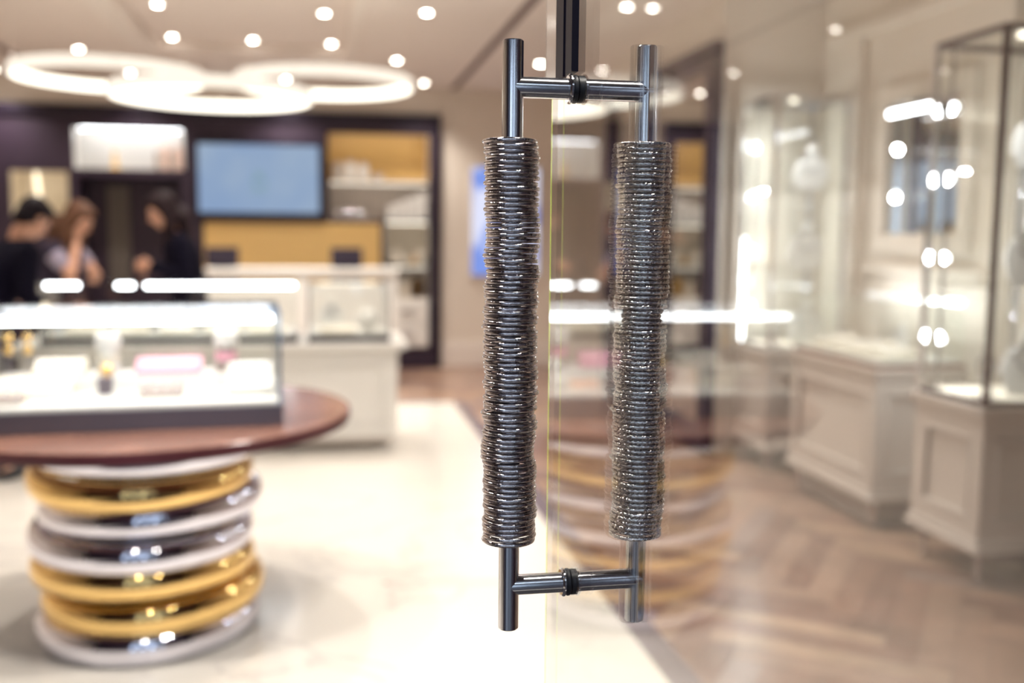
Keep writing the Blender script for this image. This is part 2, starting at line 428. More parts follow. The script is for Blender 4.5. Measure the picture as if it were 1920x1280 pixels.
# screen
tv = tag(empty('wall_screen', (-0.675, 11.195, 1.64)), 'large flat screen with pale blue picture in black bezel on the dark wall', 'screen')
m = MB(); m.box(-0.675, 0.675, -0.06, 0.0, 0.0, 0.86); m.build('bezel', MT['black'], tv, bevel=0.004)
def tv_mat():
    m, nt, out = new_mat('screen_picture')
    e = nt.nodes.new('ShaderNodeEmission'); e.inputs[1].default_value = 1.0
    tc = nt.nodes.new('ShaderNodeTexCoord'); n = nt.nodes.new('ShaderNodeTexNoise'); n.inputs['Scale'].default_value = 1.6
    nt.links.new(tc.outputs['Object'], n.inputs['Vector'])
    r = nt.nodes.new('ShaderNodeValToRGB'); r.color_ramp.elements[0].color = (0.20, 0.29, 0.46, 1); r.color_ramp.elements[1].color = (0.29, 0.37, 0.48, 1)
    r.color_ramp.elements[0].position = 0.3; r.color_ramp.elements[1].position = 0.7
    nt.links.new(n.outputs['Fac'], r.inputs[0]); nt.links.new(r.outputs[0], e.inputs[0]); nt.links.new(e.outputs[0], out.inputs[0]); return m
m = MB(); m.box(-0.63, 0.63, -0.066, -0.060, 0.085, 0.805); m.build('display', tv_mat(), tv)
# the small crown mark in the middle of the picture
m = MB()
m.torus(0.065, 0.012, 32, 8, M=Matrix.Translation((0, -0.070, 0.40)) @ Matrix.Rotation(pi/2, 4, 'X'))
for i in range(3):
    a = (-0.4+0.4*i)
    m.cyl((0.05*sin(a), -0.070, 0.47), (0.10*sin(a), -0.070, 0.53), 0.008, 8)
m.cyl((-0.10, -0.070, 0.30), (0.10, -0.070, 0.30), 0.006, 8)
m.build('crown_mark', emat('crown_mark', (0.22, 0.33, 0.36), 0.95), tv)

# things standing on the shelves of the wall unit
def jar(loc, r, h, body, lid, label, group=None):
    t = tag(empty('storage_jar', loc), label, 'jar', group)
    m = MB(); m.lathe([(0, 0), (r*0.9, 0), (r, h*0.1), (r, h*0.75), (r*0.8, h*0.82), (0, h*0.82)], 20); m.build('jar_body', body, t)
    m = MB(); m.lathe([(0, h*0.82), (r*0.85, h*0.82), (r*0.85, h*0.96), (r*0.5, h), (0, h)], 20); m.build('lid', lid, t)
    return t
for i, x in enumerate((0.16, 0.30, 0.44)):
    jar((x, 11.36, 2.10), 0.055, 0.20+0.02*(i % 2), MT['white'], MT['cab'], 'white lidded jar on the top gold-backed shelf, %s' % ('nearest the screen', 'middle of the jar row', 'last white jar before the glass bowl')[i], 'white jars on the gold backed shelf')
def bowl(loc, r, label, cat='bowl'):
    m = MB(); m.lathe([(0, 0), (r*0.4, 0), (r*0.8, r*0.4), (r, r*0.9), (r*0.93, r*0.9), (r*0.72, r*0.42), (r*0.3, 0.02), (0, 0.02)], 24)
    return tag(m.build('glass_bowl', MT['chrome'], None, loc), label, cat)
bowl((0.60, 11.36, 2.10), 0.075, 'shiny silver bowl beside the white jars on the gold shelf')
for i, (x, r) in enumerate(((0.16, 0.06), (0.29, 0.075), (0.42, 0.055))):
    m = MB(); m.ball((0, 0, r), r); m.lathe([(0, 0), (r*0.7, 0), (r*0.4, r*0.2), (0, r*0.25)], 20)
    tag(m.build('silver_globe', MT['chrome'], None, (x, 11.33, 1.665)), 'polished silver globe on the grey shelf right of the screen, %s' % ('leftmost', 'largest in the middle', 'small one on the right')[i], 'ornament', 'silver globes on the grey shelf')
def gift_box(loc, sx, sy, sz, mat, label, group):
    t = tag(empty('gift_box', loc), label, 'box', group)
    m = MB(); m.box(-sx/2, sx/2, -sy/2, sy/2, 0, sz*0.7); m.build('box_base', mat, t, bevel=0.003)
    m = MB(); m.box(-sx/2-0.004, sx/2+0.004, -sy/2-0.004, sy/2+0.004, sz*0.7, sz); m.build('box_lid', mat, t, bevel=0.003)
    return t
place = ['tallest at the right end', 'second from the right end', 'third from the right end', 'fourth from the right end', 'lowest at the left end']
for i in range(5):
    gift_box((1.10-0.09*i, 11.36, 1.665), 0.075, 0.12, 0.30-0.035*i, MT['white'], 'white box upright on the grey shelf, %s of the stepped row' % place[i], 'white boxes on the grey shelf')
for i in range(3):
    gift_box((0.80+0.13*i, 11.40, 1.16), 0.11, 0.12, 0.12+0.05*((i+1) % 2), MT['creme'], 'cream gift box in the bright niche right of the ochre panel, %s' % ('left', 'middle, lowest', 'right')[i], 'cream boxes in the bright niche')
m = MB(); m.lathe([(0, 0), (0.04, 0), (0.045, 0.05), (0.02, 0.09), (0.018, 0.13), (0.028, 0.14), (0, 0.15)], 20)
tag(m.build('gold_bottle', MT['goldmetal'], None, (0.995, 11.27, 1.16)), 'small gold bottle at the front of the bright right niche', 'bottle')
for i in range(3):
    gift_box((0.76+0.14*i, 11.40, 0.79), 0.10, 0.12, 0.14+0.04*i, (MT['taupe'], MT['creme'], MT['goldmetal'])[i], '%s box low in the right shelves above the white drawers' % ('taupe', 'cream', 'gold')[i], 'boxes above the white drawers')
# gold figurine and books in the white niche
m = MB(); m.lathe([(0, 0), (0.045, 0), (0.05, 0.02), (0.02, 0.05), (0.035, 0.09), (0.012, 0.14), (0.028, 0.165), (0.022, 0.19), (0, 0.2)], 20)
tag(m.build('gold_trophy', MT['gold'], None, (-2.18, 11.36, 2.165)), 'small gold trophy standing alone in the bright white niche', 'ornament')
sp = ['closest to the gold trophy', 'second in the row', 'third in the row', 'fourth in the row', 'fifth in the row', 'against the right side']
for i in range(6):
    x = -1.74+0.044*i; h = 0.20+0.03*((i*7) % 3)
    m = MB(); m.box(-0.017, 0.017, -0.08, 0.08, 0, h)
    tag(m.build('book', [MT['taupe'], MT['cab'], MT['peach']][i % 3], None, (x, 11.36, 2.165), bevel=0.002), '%s book upright in the bright white niche, %s' % (('taupe', 'grey', 'peach')[i % 3], sp[i]), 'book', 'books in the white niche')

# blue poster on the back wall
def poster_mat():
    m, nt, out = new_mat('poster_print')
    e = nt.nodes.new('ShaderNodeEmission'); e.inputs[1].default_value = 1.05
    tc = nt.nodes.new('ShaderNodeTexCoord'); n = nt.nodes.new('ShaderNodeTexNoise'); n.inputs['Scale'].default_value = 2.4; n.inputs['Detail'].default_value = 1
    nt.links.new(tc.outputs['Object'], n.inputs['Vector'])
    r = nt.nodes.new('ShaderNodeValToRGB'); e2 = r.color_ramp.elements
    e2[0].position = 0.44; e2[0].color = (0.18, 0.27, 0.66, 1); e2[1].position = 0.56; e2[1].color = (0.62, 0.64, 0.80, 1)
    nt.links.new(n.outputs['Fac'], r.inputs[0]); nt.links.new(r.outputs[0], e.inputs[0]); nt.links.new(e.outputs[0], out.inputs[0]); return m
po = tag(empty('lightbox_poster', (2.03, WB-0.002, 1.04)), 'blue and white lit poster on the beige back wall behind the left handle', 'poster')
m = MB(); m.box(-0.40, 0.40, -0.04, 0, 0, 1.24); m.build('frame', MT['ceilwhite'], po, bevel=0.003)
m = MB(); m.box(-0.385, 0.385, -0.045, -0.04, 0.015, 1.225); m.build('print', poster_mat(), po)

# ------------------------------------------------------------------ mirrors on the right
mi = tag(empty('wall_mirror', (2.60, 7.68, 0.02)), 'huge floor-standing mirror in a dark frame on the pier beyond the far display tower', 'mirror')
m = MB(); t = 0.15
m.box(-0.05, 0.02, -1.30, 1.30, 0, t); m.box(-0.05, 0.02, -1.30, 1.30, 2.78-t, 2.78)
m.box(-0.05, 0.02, -1.30, -1.30+t, t, 2.78-t); m.box(-0.05, 0.02, 1.30-t, 1.30, t, 2.78-t)
m.build('frame', MT['dark'], mi, bevel=0.003)
m = MB(); m.box(0.0, 0.01, -1.30+t, 1.30-t, t, 2.78-t); m.build('mirror_glass', MT['mirror'], mi)
mi = tag(empty('wall_mirror', (WR-0.002, 5.17, 1.50)), 'rectangular mirror in a wide beige frame on the wall above the low display case', 'mirror')
m = MB(); t = 0.11
for (a, b, c, d) in ((-0.46, 0.46, 0, t), (-0.46, 0.46, 0.76+t, 0.76+2*t), (-0.46, -0.46+t, t, 0.76+t), (0.46-t, 0.46, t, 0.76+t)):
    m.box(-0.045, 0, a, b, c-t*0.7, d-t*0.7)
m.build('frame', MT['wall'], mi, bevel=0.01)
m = MB(); m.box(-0.02, -0.012, -0.36, 0.36, t*0.3, 0.76+t*0.3); m.build('mirror_glass', MT['mirror'], mi)
pl = tag(empty('picture_light', (WR, 5.14, 2.23)), 'linear white picture light on the wall above the framed mirror', 'wall light')
m = MB(); m.box(-0.10, 0, -0.03, 0.03, 0.0, 0.02); m.build('bracket', MT['steel'], pl)
m = MB(); m.box(-0.13, -0.10, -0.22, 0.22, -0.03, 0.02); m.build('housing', MT['steel'], pl)
m = MB(); m.box(-0.142, -0.13, -0.21, 0.21, -0.03, 0.0); m.build('tube', MT['led'], pl)

# ------------------------------------------------------------------ ring pendants
def ring_lamp(loc, R, label):
    t = tag(empty('ring_pendant', loc), label, 'pendant lamp', 'glowing ring pendants')
    h, wd = 0.034, 0.020
    # flat band with rounded section: bright inner faces, softer outside
    def band(ro, ri, name, mat, top):
        m = MB(); bm = m.bm; n = 96; rows = []
        prof = top
        for i in range(n):
            a = 2*pi*i/n
            rows.append([bm.verts.new((r*cos(a), r*sin(a), z)) for r, z in prof])
        k = len(prof)
        for i in range(n):
            for j in range(k):
                f = bm.faces.new([rows[i][j], rows[(i+1) % n][j], rows[(i+1) % n][(j+1) % k], rows[i][(j+1) % k]]); f.smooth = True
        return m.build(name, mat, t)
    band(0, 0, 'inner_diffuser', MT['ringin'], [(R-wd, -h+0.006), (R-wd+0.008, -h), (R, -h), (R, h), (R-wd+0.008, h), (R-wd, h-0.006)])
    band(0, 0, 'outer_diffuser', MT['ringout'], [(R+0.001, -h), (R+wd-0.008, -h), (R+wd, -h+0.008), (R+wd, h-0.008), (R+wd-0.008, h), (R+0.001, h)])
    top = CT if (CX0 < loc[0] < CX1) else CZ
    for k in range(3):
        a = pi/2 + 2*pi*k/3
        x, y = R*cos(a), R*sin(a)
        m = MB(); m.ball((x, y, h+0.012), 0.014, 12, 8); m.build('cable_grip', MT['ceilwhite'], t)
        zt = (CT if (CX0 < loc[0]+x < CX1 and loc[1]+y < CY1) else CZ) - loc[2]
        m = MB(); m.cyl((x, y, h+0.02), (x, y, zt), 0.0022, 8); m.build('cable', MT['ceilwhite'], t)
    return t
ring_lamp((-0.657, 6.41, 2.34), 0.58, 'lowest glowing ring pendant, hanging in the middle of the three')
ring_lamp((-1.35, 6.95, 2.51), 0.58, 'left glowing ring pendant of the three, furthest from the door')
ring_lamp((0.018, 7.01, 2.517), 0.58, 'right glowing ring pendant, hanging closest to the glass door')

# ------------------------------------------------------------------ downlights
dl = tag(empty('downlight', (0, 0, CZ)), 'x', 'ceiling light')
m = MB(); m.lathe([(0.030, -0.004), (0.048, -0.004), (0.050, 0.0), (0.030, 0.0), (0.030, -0.004)], 28)
m.build('trim_ring', MT['ceilwhite'], dl)
m = MB(); m.lathe([(0, -0.003), (0.028, -0.003), (0.028, -0.001), (0, -0.001)], 24)
m.build('lens', MT['downlight'], dl)
sp = bpy.data.lights.new('spot', 'SPOT'); sp.energy = 98; sp.spot_size = radians(115); sp.spot_blend = 0.9; sp.shadow_soft_size = 0.06; sp.color = (1.0, 0.93, 0.85)
so = bpy.data.objects.new('spot_lamp', sp); COL.objects.link(so); so.location = (0, 0, -0.02); so.parent = dl
DLS = [(-1.264, 9.2, CT, 'in the ceiling recess, far left'), (-1.19, 7.94, CT, 'in the ceiling recess, near left'),
       (-0.59, 9.19, CT, 'in the ceiling recess, middle'), (0.023, 7.97, CT, 'in the ceiling recess, near right'),
       (0.084, 9.2, CT, 'in the ceiling recess, far right'),
       (-2.10, 9.53, CZ, 'left of the recess above the left ring pendant'), (0.68, 9.44, CZ, 'right of the recess, above the right ring pendant'),
       (1.06, 10.75, CZ, 'close to the back wall above the dark frame'), (-3.2, 10.9, CZ, 'far left, close to the back wall'),
       (-1.9, 10.8, CZ, 'close to the back wall behind the left ring pendant'), (-0.37, 10.85, CZ, 'close to the back wall behind the middle ring pendant'),
       (-3.38, 9.38, CZ, 'over the left aisle, far'), (-3.31, 7.27, CZ, 'over the left aisle, middle'), (-1.72, 6.9, CZ, 'left of the recess near the left ring pendant'),
       (-3.2, 4.8, CZ, 'added out of view over the left aisle, near'), (-1.9, 4.6, CZ, 'added out of view, left of the round table'),  # near downlights, out of view, added for lighting and metal reflections
       (-0.9, 3.9, CT, 'added out of view in the ceiling recess above the round table'), (-0.1, 4.6, CT, 'added out of view in the ceiling recess beyond the round table'),
       (0.75, 3.7, CZ, 'added out of view above the marble edge by the glass door'), (0.75, 5.4, CZ, 'added out of view above the marble edge in mid shop'),
       (2.15, 4.9, CZ, 'added out of view in front of the low display case'),
       (2.1, 6.9, CZ, 'in front of the large mirror'), (2.0, 9.3, CZ, 'near the blue poster'),
       (0.75, 7.4, CZ, 'above the long counter end'),
       (-1.15, 2.3, 2.98, 'in the entrance soffit, left one of the left pair'), (-0.90, 2.3, 2.98, 'in the entrance soffit, right one of the left pair'),
       (-0.60, 0.95, 2.98, 'added above the door opening for handle glints, left'), (0.62, 0.95, 2.98, 'added above the door leaf for handle glints, right'),  # both added to put sparkle on the handle bangles
       (0.10, 2.3, 2.98, 'in the entrance soffit, left one of the right pair'), (0.35, 2.3, 2.98, 'in the entrance soffit, right one of the right pair')]
for i, (x, y, z, wh) in enumerate(DLS):
    o = dl if i == 0 else copy_tree(dl)
    o.location = (x, y, z)
    o['label'] = 'round recessed downlight ' + wh; o['group'] = 'recessed downlights in the shop ceiling'
# unseen hall wall with glowing panes, added to reflect as stripes in the rods
struct(box('wall_hall', -7, 7, -5.3, -5.1, 0, 4.2, pmat('hall_wall_stone', (0.05, 0.05, 0.07), 0.6)))
HW = emat('hall_pane_glow', (0.62, 0.76, 0.95), 2.4)
for i, (a, b) in enumerate(((-4.6, -3.2), (-2.5, -1.7), (-0.75, -0.35), (0.55, 1.15), (2.0, 3.4))):
    struct(box('added_pane_%d' % (i+1), a, b, -5.1, -5.06, 0.4, 2.9, HW))
hl = None
for i, (y, z) in enumerate(((-2.3, 3.62), (-3.9, 3.95))):
    o = box('added_hall_strip', -5.0, 5.0, y-0.11, y+0.11, z, z+0.05, emat('added_strip_glow', (0.72, 0.84, 1.0), 5.0))  # unseen glowing strips, added for streak highlights on bangles and table base
    tag(o, 'long unseen glowing strip added in the hall for metal reflections, %s one' % ('nearer', 'further')[i], 'ceiling light', 'added hall strips for reflections')
# lamps of the hall outside the entrance (behind the viewer)
for i, (x, y) in enumerate(((-1.6, -2.6), (-1.2, -2.6), (1.0, -2.6), (1.4, -2.6))):
    o = copy_tree(dl); o.location = (x, y, 3.3); o['label'] = 'round downlight of the hall outside the entrance, %s' % ('outer left', 'inner left', 'inner right', 'outer right')[i]; o['group'] = 'hall downlights outside the entrance'
    for c in o.children:
        if c.type == 'LIGHT': bpy.data.objects.remove(c)

# ------------------------------------------------------------------ cabinets and glass cases
def panel_body(parent, sx, sy, z0, z1, mat, name='cabinet_body'):
    """lacquered body with recessed, moulded panels on the front (-y) and left (-x); origin = centre"""
    m = MB(); hx, hy = sx/2, sy/2
    m.box(-hx+0.02, hx, -hy+0.02, hy, z0, z1)
    st = 0.07
    # stiles and rails
    for a, b in ((-hx, -hx+st), (hx-st, hx)): m.box(a, b, -hy, -hy+0.02, z0, z1)
    m.box(-hx+st, hx-st, -hy, -hy+0.02, z0, z0+st); m.box(-hx+st, hx-st, -hy, -hy+0.02, z1-st, z1)
    for a, b in ((-hy+0.02, -hy+st), (hy-st, hy)): m.box(-hx, -hx+0.02, a, b, z0, z1)
    m.box(-hx, -hx+0.02, -hy+st, hy-st, z0, z0+st); m.box(-hx, -hx+0.02, -hy+st, hy-st, z1-st, z1)
    return m.build(name, mat, parent, bevel=0.004)
def panel_moulding(parent, sx, sy, z0, z1, mat):
    hx, hy = sx/2, sy/2; st = 0.07; e = 0.028
    m = MB()
    a, b, c, d = -hx+st, hx-st, z0+st, z1-st
    y0, y1 = -hy-0.006, -hy+0.02
    m.box(a, b, y0, y1, c, c+e); m.box(a, b, y0, y1, d-e, d); m.box(a, a+e, y0, y1, c+e, d-e); m.box(b-e, b, y0, y1, c+e, d-e)
    a, b = -hy+st, hy-st; x0, x1 = -hx-0.006, -hx+0.02
    m.box(x0, x1, a, b, c, c+e); m.box(x0, x1, a, b, d-e, d); m.box(x0, x1, a, a+e, c+e, d-e); m.box(x0, x1, b-e, b, c+e, d-e)
    return m.build('panel_moulding', mat, parent, bevel=0.010)
def glass_walls(parent, sx, sy, z0, z1, t=0.008, top=True, inset=0.0):
    hx, hy = sx/2-inset, sy/2-inset
    for a in ((-hx, hx, -hy, -hy+t), (-hx, hx, hy-t, hy), (-hx, -hx+t, -hy+t, hy-t), (hx-t, hx, -hy+t, hy-t)):
        m = MB(); m.box(a[0], a[1], a[2], a[3], z0, z1 - (t if top else 0)); m.build('glass_side', MT['glass'], parent)
    if top:
        m = MB(); m.box(-hx, hx, -hy, hy, z1-t, z1); m.build('glass_top', MT['glass'], parent)
def legs(parent, sx, sy, z1, mat, r=0.016, ins=0.05):
    for a in (-1, 1):
        for b in (-1, 1):
            m = MB(); m.lathe([(0, 0), (r*0.7, 0), (r*0.7, 0.01), (r, z1), (0, z1)], 16)
            m.build('leg', mat, parent, (a*(sx/2-ins), b*(sy/2-ins), 0))

def bust(loc, rz, h, label, group):
    """leaning necklace board with neck and shoulders"""
    t = tag(empty('necklace_stand', loc, rz), label, 'jewellery stand', group)
    bmx = MB(); bm = bmx.bm
    pts = [(-0.30, 0), (0.30, 0), (0.42, 0.35), (0.36, 0.62), (0.14, 0.74), (0.12, 1.0), (-0.12, 1.0), (-0.14, 0.74), (-0.36, 0.62), (-0.42, 0.35)]
    lo, hi = [], []
    for x, z in pts:
        X, Z = x*h*0.9, z*h; yy = Z*0.28
        lo.append(bm.verts.new((X, yy, Z))); hi.append(bm.verts.new((X, yy+0.02*h+0.012, Z)))
    bm.faces.new(lo); bm.faces.new(hi[::-1])
    for i in range(len(pts)):
        j = (i+1) % len(pts); bm.faces.new([lo[i], lo[j], hi[j], hi[i]])
    bmx.build('display_board', MT['whitevelvet'], t, bevel=0.004)
    m = MB(); m.box(-0.02, 0.02, 0.02, 0.03+h*0.38, 0, 0.01); m.cyl((0, h*0.36+0.01, 0.008), (0, h*0.2+0.02, h*0.62), 0.006, 8); m.build('easel', MT['creme'], t)
    m = MB()
    m.torus(h*0.20, 0.004, 40, 8, M=Matrix.Translation((0, h*0.60*0.28-0.008, h*0.60)) @ Matrix.Rotation(radians(72), 4, 'X'))
    m.build('necklace', MT['silver'], t)
    return t

def tower(yc, label, words, led=False):
    t = tag(empty('display_tower', (3.0, yc, 0)), label, 'display tower', 'tall glass display towers along the right wall')
    sx = sy = 0.50
    z0, zc = 0.15, 0.755
    m = MB(); m.box(-sx/2-0.02, sx/2, -sy/2-0.02, sy/2+0.02, z0, z0+0.03); m.box(-sx/2-0.01, sx/2, -sy/2-0.01, sy/2+0.01, z0+0.03, z0+0.06)
    m.build('base_moulding', MT['cab'], t, bevel=0.008)
    panel_body(t, sx, sy, z0+0.06, zc-0.03, MT['cab']); panel_moulding(t, sx, sy, z0+0.06, zc-0.03, MT['cab'])
    m = MB(); m.box(-sx/2-0.012, sx/2, -sy/2-0.012, sy/2+0.012, zc-0.03, zc); m.box(-sx/2-0.022, sx/2, -sy/2-0.022, sy/2+0.022, zc, zc+0.035)
    m.build('ledge', MT['cab'], t, bevel=0.006)
    legs(t, sx, sy, z0, MT['chrome'])
    zg0, zg1 = zc+0.035, 2.385
    m = MB(); m.box(-0.24, 0.24, -0.24, 0.24, zg0, zg0+0.02); m.build('display_floor', MT['creme'], t)
    f = 0.025; fm = MT['darkmetal'] if not led else MT['chrome']
    posts = [(-1, -1, fm), (1, -1, fm), (-1, 1, MT['chrome']), (1, 1, MT['chrome'])]
    for a, b, pm in posts:
        m = MB(); x, y = a*(0.25-f/2), b*(0.25-f/2); m.box(x-f/2, x+f/2, y-f/2, y+f/2, zg0, zg1); m.build('post', pm, t, bevel=0.002)
    for z in (zg0, zg1-f):
        m = MB()
        m.box(-0.25+f, 0.25-f, -0.25, -0.25+f, z, z+f); m.box(-0.25+f, 0.25-f, 0.25-f, 0.25, z, z+f)
        m.box(-0.25, -0.25+f, -0.25+f, 0.25-f, z, z+f); m.box(0.25-f, 0.25, -0.25+f, 0.25-f, z, z+f)
        m.build('frame_rail', fm, t, bevel=0.002)
    for a in ((-0.232, 0.232, -0.246, -0.240), (-0.232, 0.232, 0.240, 0.246), (-0.246, -0.240, -0.232, 0.232), (0.240, 0.246, -0.232, 0.232)):
        m = MB(); m.box(a[0], a[1], a[2], a[3], zg0+f, zg1-f); m.build('glass_side', MT['glass'], t)
    m = MB(); m.box(-0.232, 0.232, -0.232, 0.232, zg1-0.014, zg1-0.006); m.build('glass_top', MT['glass'], t)
    for z in (1.30, 1.80):
        m = MB(); m.box(-0.235, 0.235, -0.235, 0.235, z, z+0.008); m.build('glass_shelf', MT['glass'], t)
    # upright light bar with four small lamps in the far left corner
    m = MB(); m.box(-0.192, -0.178, 0.183, 0.197, zg0+0.02, 2.36); lb = m.build('light_bar', MT['chrome'] if not led else MT['steel'], t)
    for z in (2.10, 1.78, 1.415, 1.04):
        m = MB(); m.ball((-0.185, 0.168, z), 0.013, 14, 8, (1, 0.7, 1)); m.build('lamp', MT['led'], lb)
        pd = bpy.data.lights.new('lamp_glow', 'POINT'); pd.energy = 4.0; pd.shadow_soft_size = 0.02
        po_ = bpy.data.objects.new('lamp_glow', pd); COL.objects.link(po_); po_.location = (-0.15, 0.12, z); po_.parent = lb
    m = MB(); m.lathe([(0, zg1-0.030), (0.022, zg1-0.030), (0.022, zg1-0.014), (0, zg1-0.014)], 16, cx=-0.08, cy=-0.13); pk = m.build('added_puck', MT['ledsoft'], t)  # puck and its spot are added to brighten the necklace stands
    pd = bpy.data.lights.new('added_puck_fill', 'SPOT'); pd.energy = 8; pd.spot_size = radians(90); pd.shadow_soft_size = 0.02; pd.color = (0.97, 0.98, 1.0)
    po_ = bpy.data.objects.new('added_puck_fill', pd); COL.objects.link(po_); po_.location = (-0.08, -0.13, zg1-0.035); po_.parent = pk
    if led:
        m = MB(); m.box(-0.230, -0.222, 0.220, 0.228, zg0+0.02, 1.5); m.build('light_strip', MT['led'], t)
    for k, (z, hh, dx, dy) in enumerate(((0.81, 0.30, 0.06, -0.03), (1.308, 0.30, 0.05, -0.02), (1.808, 0.30, 0.07, 0.0))):
        bust((3.0+dx, yc+dy-0.08, z), radians(-38), hh, 'cream necklace stand on the %s level of the %s' % (('lowest', 'middle', 'top')[k], words), 'necklace stands in the towers')
    m = MB(); m.lathe([(0, 0), (0.05, 0), (0.05, 0.008), (0.008, 0.014), (0.006, 0.11), (0, 0.115)], 20); m.torus(0.045, 0.007, 32, 8, M=Matrix.Translation((0, 0, 0.14)) @ Matrix.Rotation(pi/2, 4, 'X'))
    tag(m.build('bracelet_stand', MT['silver'], None, (2.86, yc-0.10, 0.81)), 'small silver bracelet stand on the floor of the %s' % words, 'jewellery stand')
tower(3.98, 'near tall glass display tower with dark corner post at the right edge of the view', 'near display tower')
tower(6.09, 'far tall glass display tower with pale frame beside the large dark-framed mirror', 'far display tower', True)

# low display case between the towers
lc = tag(empty('display_case', (3.0, 5.04, 0)), 'low greige display case with glass top between the two tall towers', 'display case')
sx, sy = 0.50, 0.92
m = MB(); m.box(-0.27, 0.25, -sy/2-0.02, sy/2+0.02, 0.15, 0.18); m.box(-0.26, 0.25, -sy/2-0.01, sy/2+0.01, 0.18, 0.21); m.build('base_moulding', MT['cab'], lc, bevel=0.008)
panel_body(lc, sx, sy, 0.21, 0.79, MT['cab']); panel_moulding(lc, sx, sy, 0.21, 0.79, MT['cab'])
m = MB(); m.box(-0.262, 0.25, -sy/2-0.012, sy/2+0.012, 0.79, 0.815); m.box(-0.272, 0.25, -sy/2-0.022, sy/2+0.022, 0.815, 0.84); m.build('ledge', MT['cab'], lc, bevel=0.006)
m = MB(); m.box(-0.25, 0.25, -sy/2, sy/2, 0.84, 0.862); m.build('wood_base', MT['tabletop'], lc)
m = MB(); m.box(-0.20, 0.22, -sy/2+0.06, sy/2-0.06, 0.02, 0.15); m.build('plinth', MT['taupe'], lc)
legs(lc, sx, sy, 0.15, MT['chrome'])
glass_walls(lc, 0.49, sy-0.01, 0.862, 1.20)
m = MB(); m.box(-0.235, 0.235, -sy/2+0.02, sy/2-0.02, 0.862, 0.878); m.build('display_floor', MT['white'], lc)
m = MB(); m.box(0.20, 0.222, -sy/2+0.015, sy/2-0.02, 1.165, 1.19); m.build('light_strip', MT['led'], lc)
def pad(loc, sx, sy, h, mat, label, group, rz=0, cat='jewellery tray'):
    t = tag(empty('jewellery_tray', loc, rz), label, cat, group)
    m = MB(); bm = m.bm
    vs = [bm.verts.new(v) for v in ((-sx/2, -sy/2, 0), (sx/2, -sy/2, 0), (sx/2, sy/2, 0), (-sx/2, sy/2, 0), (-sx/2, -sy/2, h*0.35), (sx/2, -sy/2, h*0.35), (sx/2, sy/2, h), (-sx/2, sy/2, h))]
    for f in ((0, 3, 2, 1), (4, 5, 6, 7), (0, 1, 5, 4), (1, 2, 6, 5), (2, 3, 7, 6), (3, 0, 4, 7)): bm.faces.new([vs[i] for i in f])
    m.build('tray', mat, t, bevel=0.003)
    n = max(3, int(sx/0.035))
    m = MB()
    for i in range(n):
        x = -sx/2+sx*(i+0.5)/n
        for r in (0.3, 0.7):
            yy = -sy/2+sy*r; zz = h*(0.35+0.65*r)
            m.torus(0.010, 0.0022, 16, 6, M=Matrix.Translation((x, yy, zz+0.008)) @ Matrix.Rotation(pi/2, 4, 'Y'))
    m.build('rings', MT['silver'], t)['kind'] = 'stuff'
    return t
for i, y in enumerate((4.74, 4.94, 5.14, 5.34)):
    pad((2.93, y, 0.878), 0.17, 0.20, 0.05+0.02*(i % 2), MT['creme'], 'cream sloped jewellery tray in the low case, %s' % ('nearest the near tower', 'second from the near tower', 'third from the near tower', 'nearest the far tower')[i], 'trays in the low display case', radians(-90))
bust((3.10, 4.98, 0.878), radians(-70), 0.16, 'small cream necklace stand at the back of the low display case', 'small necklace stands')

# ------------------------------------------------------------------ long counter with two glass cases
ct = tag(empty('display_counter', (-0.73, 7.2, 0)), 'long white display counter with moulded edge behind the round table', 'counter')
sx, sy = 2.44, 0.66
panel_body(ct, sx, sy, 0.10, 0.70, MT['white']); panel_moulding(ct, sx, sy, 0.10, 0.70, MT['white'])
m = MB(); m.box(-sx/2-0.03, sx/2+0.03, -sy/2-0.03, sy/2+0.03, 0.70, 0.72); m.box(-sx/2-0.07, sx/2+0.07, -sy/2-0.06, sy/2+0.06, 0.72, 0.765); m.build('counter_top', MT['white'], ct, bevel=0.012)
m = MB(); m.box(-sx/2+0.04, sx/2-0.04, -sy/2+0.04, sy/2-0.04, 0.05, 0.10); m.build('plinth', MT['cab'], ct)
legs(ct, sx, sy, 0.06, MT['chrome'], 0.02, 0.08)
def glass_case(name_loc, sx, sy, h, label, leds, basemat, bh=0.035, group=None, rz=0, post=False, lmat='led'):
    t = tag(empty('glass_case', name_loc, rz), label, 'glass case', group)
    m = MB(); m.box(-sx/2, sx/2, -sy/2, sy/2, 0, bh); m.build('base', basemat, t, bevel=0.002)
    m = MB(); m.box(-sx/2+0.012, sx/2-0.012, -sy/2+0.012, sy/2-0.012, bh, bh+0.012); m.build('display_floor', MT['white'], t)
    glass_walls(t, sx-0.004, sy-0.004, bh, h)
    for x0, x1, y in leds:
        m = MB(); m.box(x0, x1, y-0.016, y+0.016, h-0.034, h-0.010); m.build('light_strip', MT[lmat], t)
    if post:
        for a in (-1, 1):
            for b in (-1, 1):
                m = MB(); m.box(a*(sx/2-0.008)-0.005, a*(sx/2-0.008)+0.005, b*(sy/2-0.008)-0.005, b*(sy/2-0.008)+0.005, bh, h-0.012); m.build('corner_post', MT['chrome'], t)
    return t
glass_case((-1.0, 7.17, 0.765), 1.64, 0.58, 0.41, 'long glass case with white light strip on the counter, left of the small case', [(-0.16, 0.80, -0.25), (-0.78, -0.58, -0.25), (-0.34, -0.24, -0.25)], MT['black'], 0.045)
glass_case((0.165, 7.17, 0.765), 0.56, 0.58, 0.41, 'small square glass case on the right end of the counter', [(-0.2, 0.2, 0.22)], MT['black'], 0.045, post=True, lmat='ledsoft')
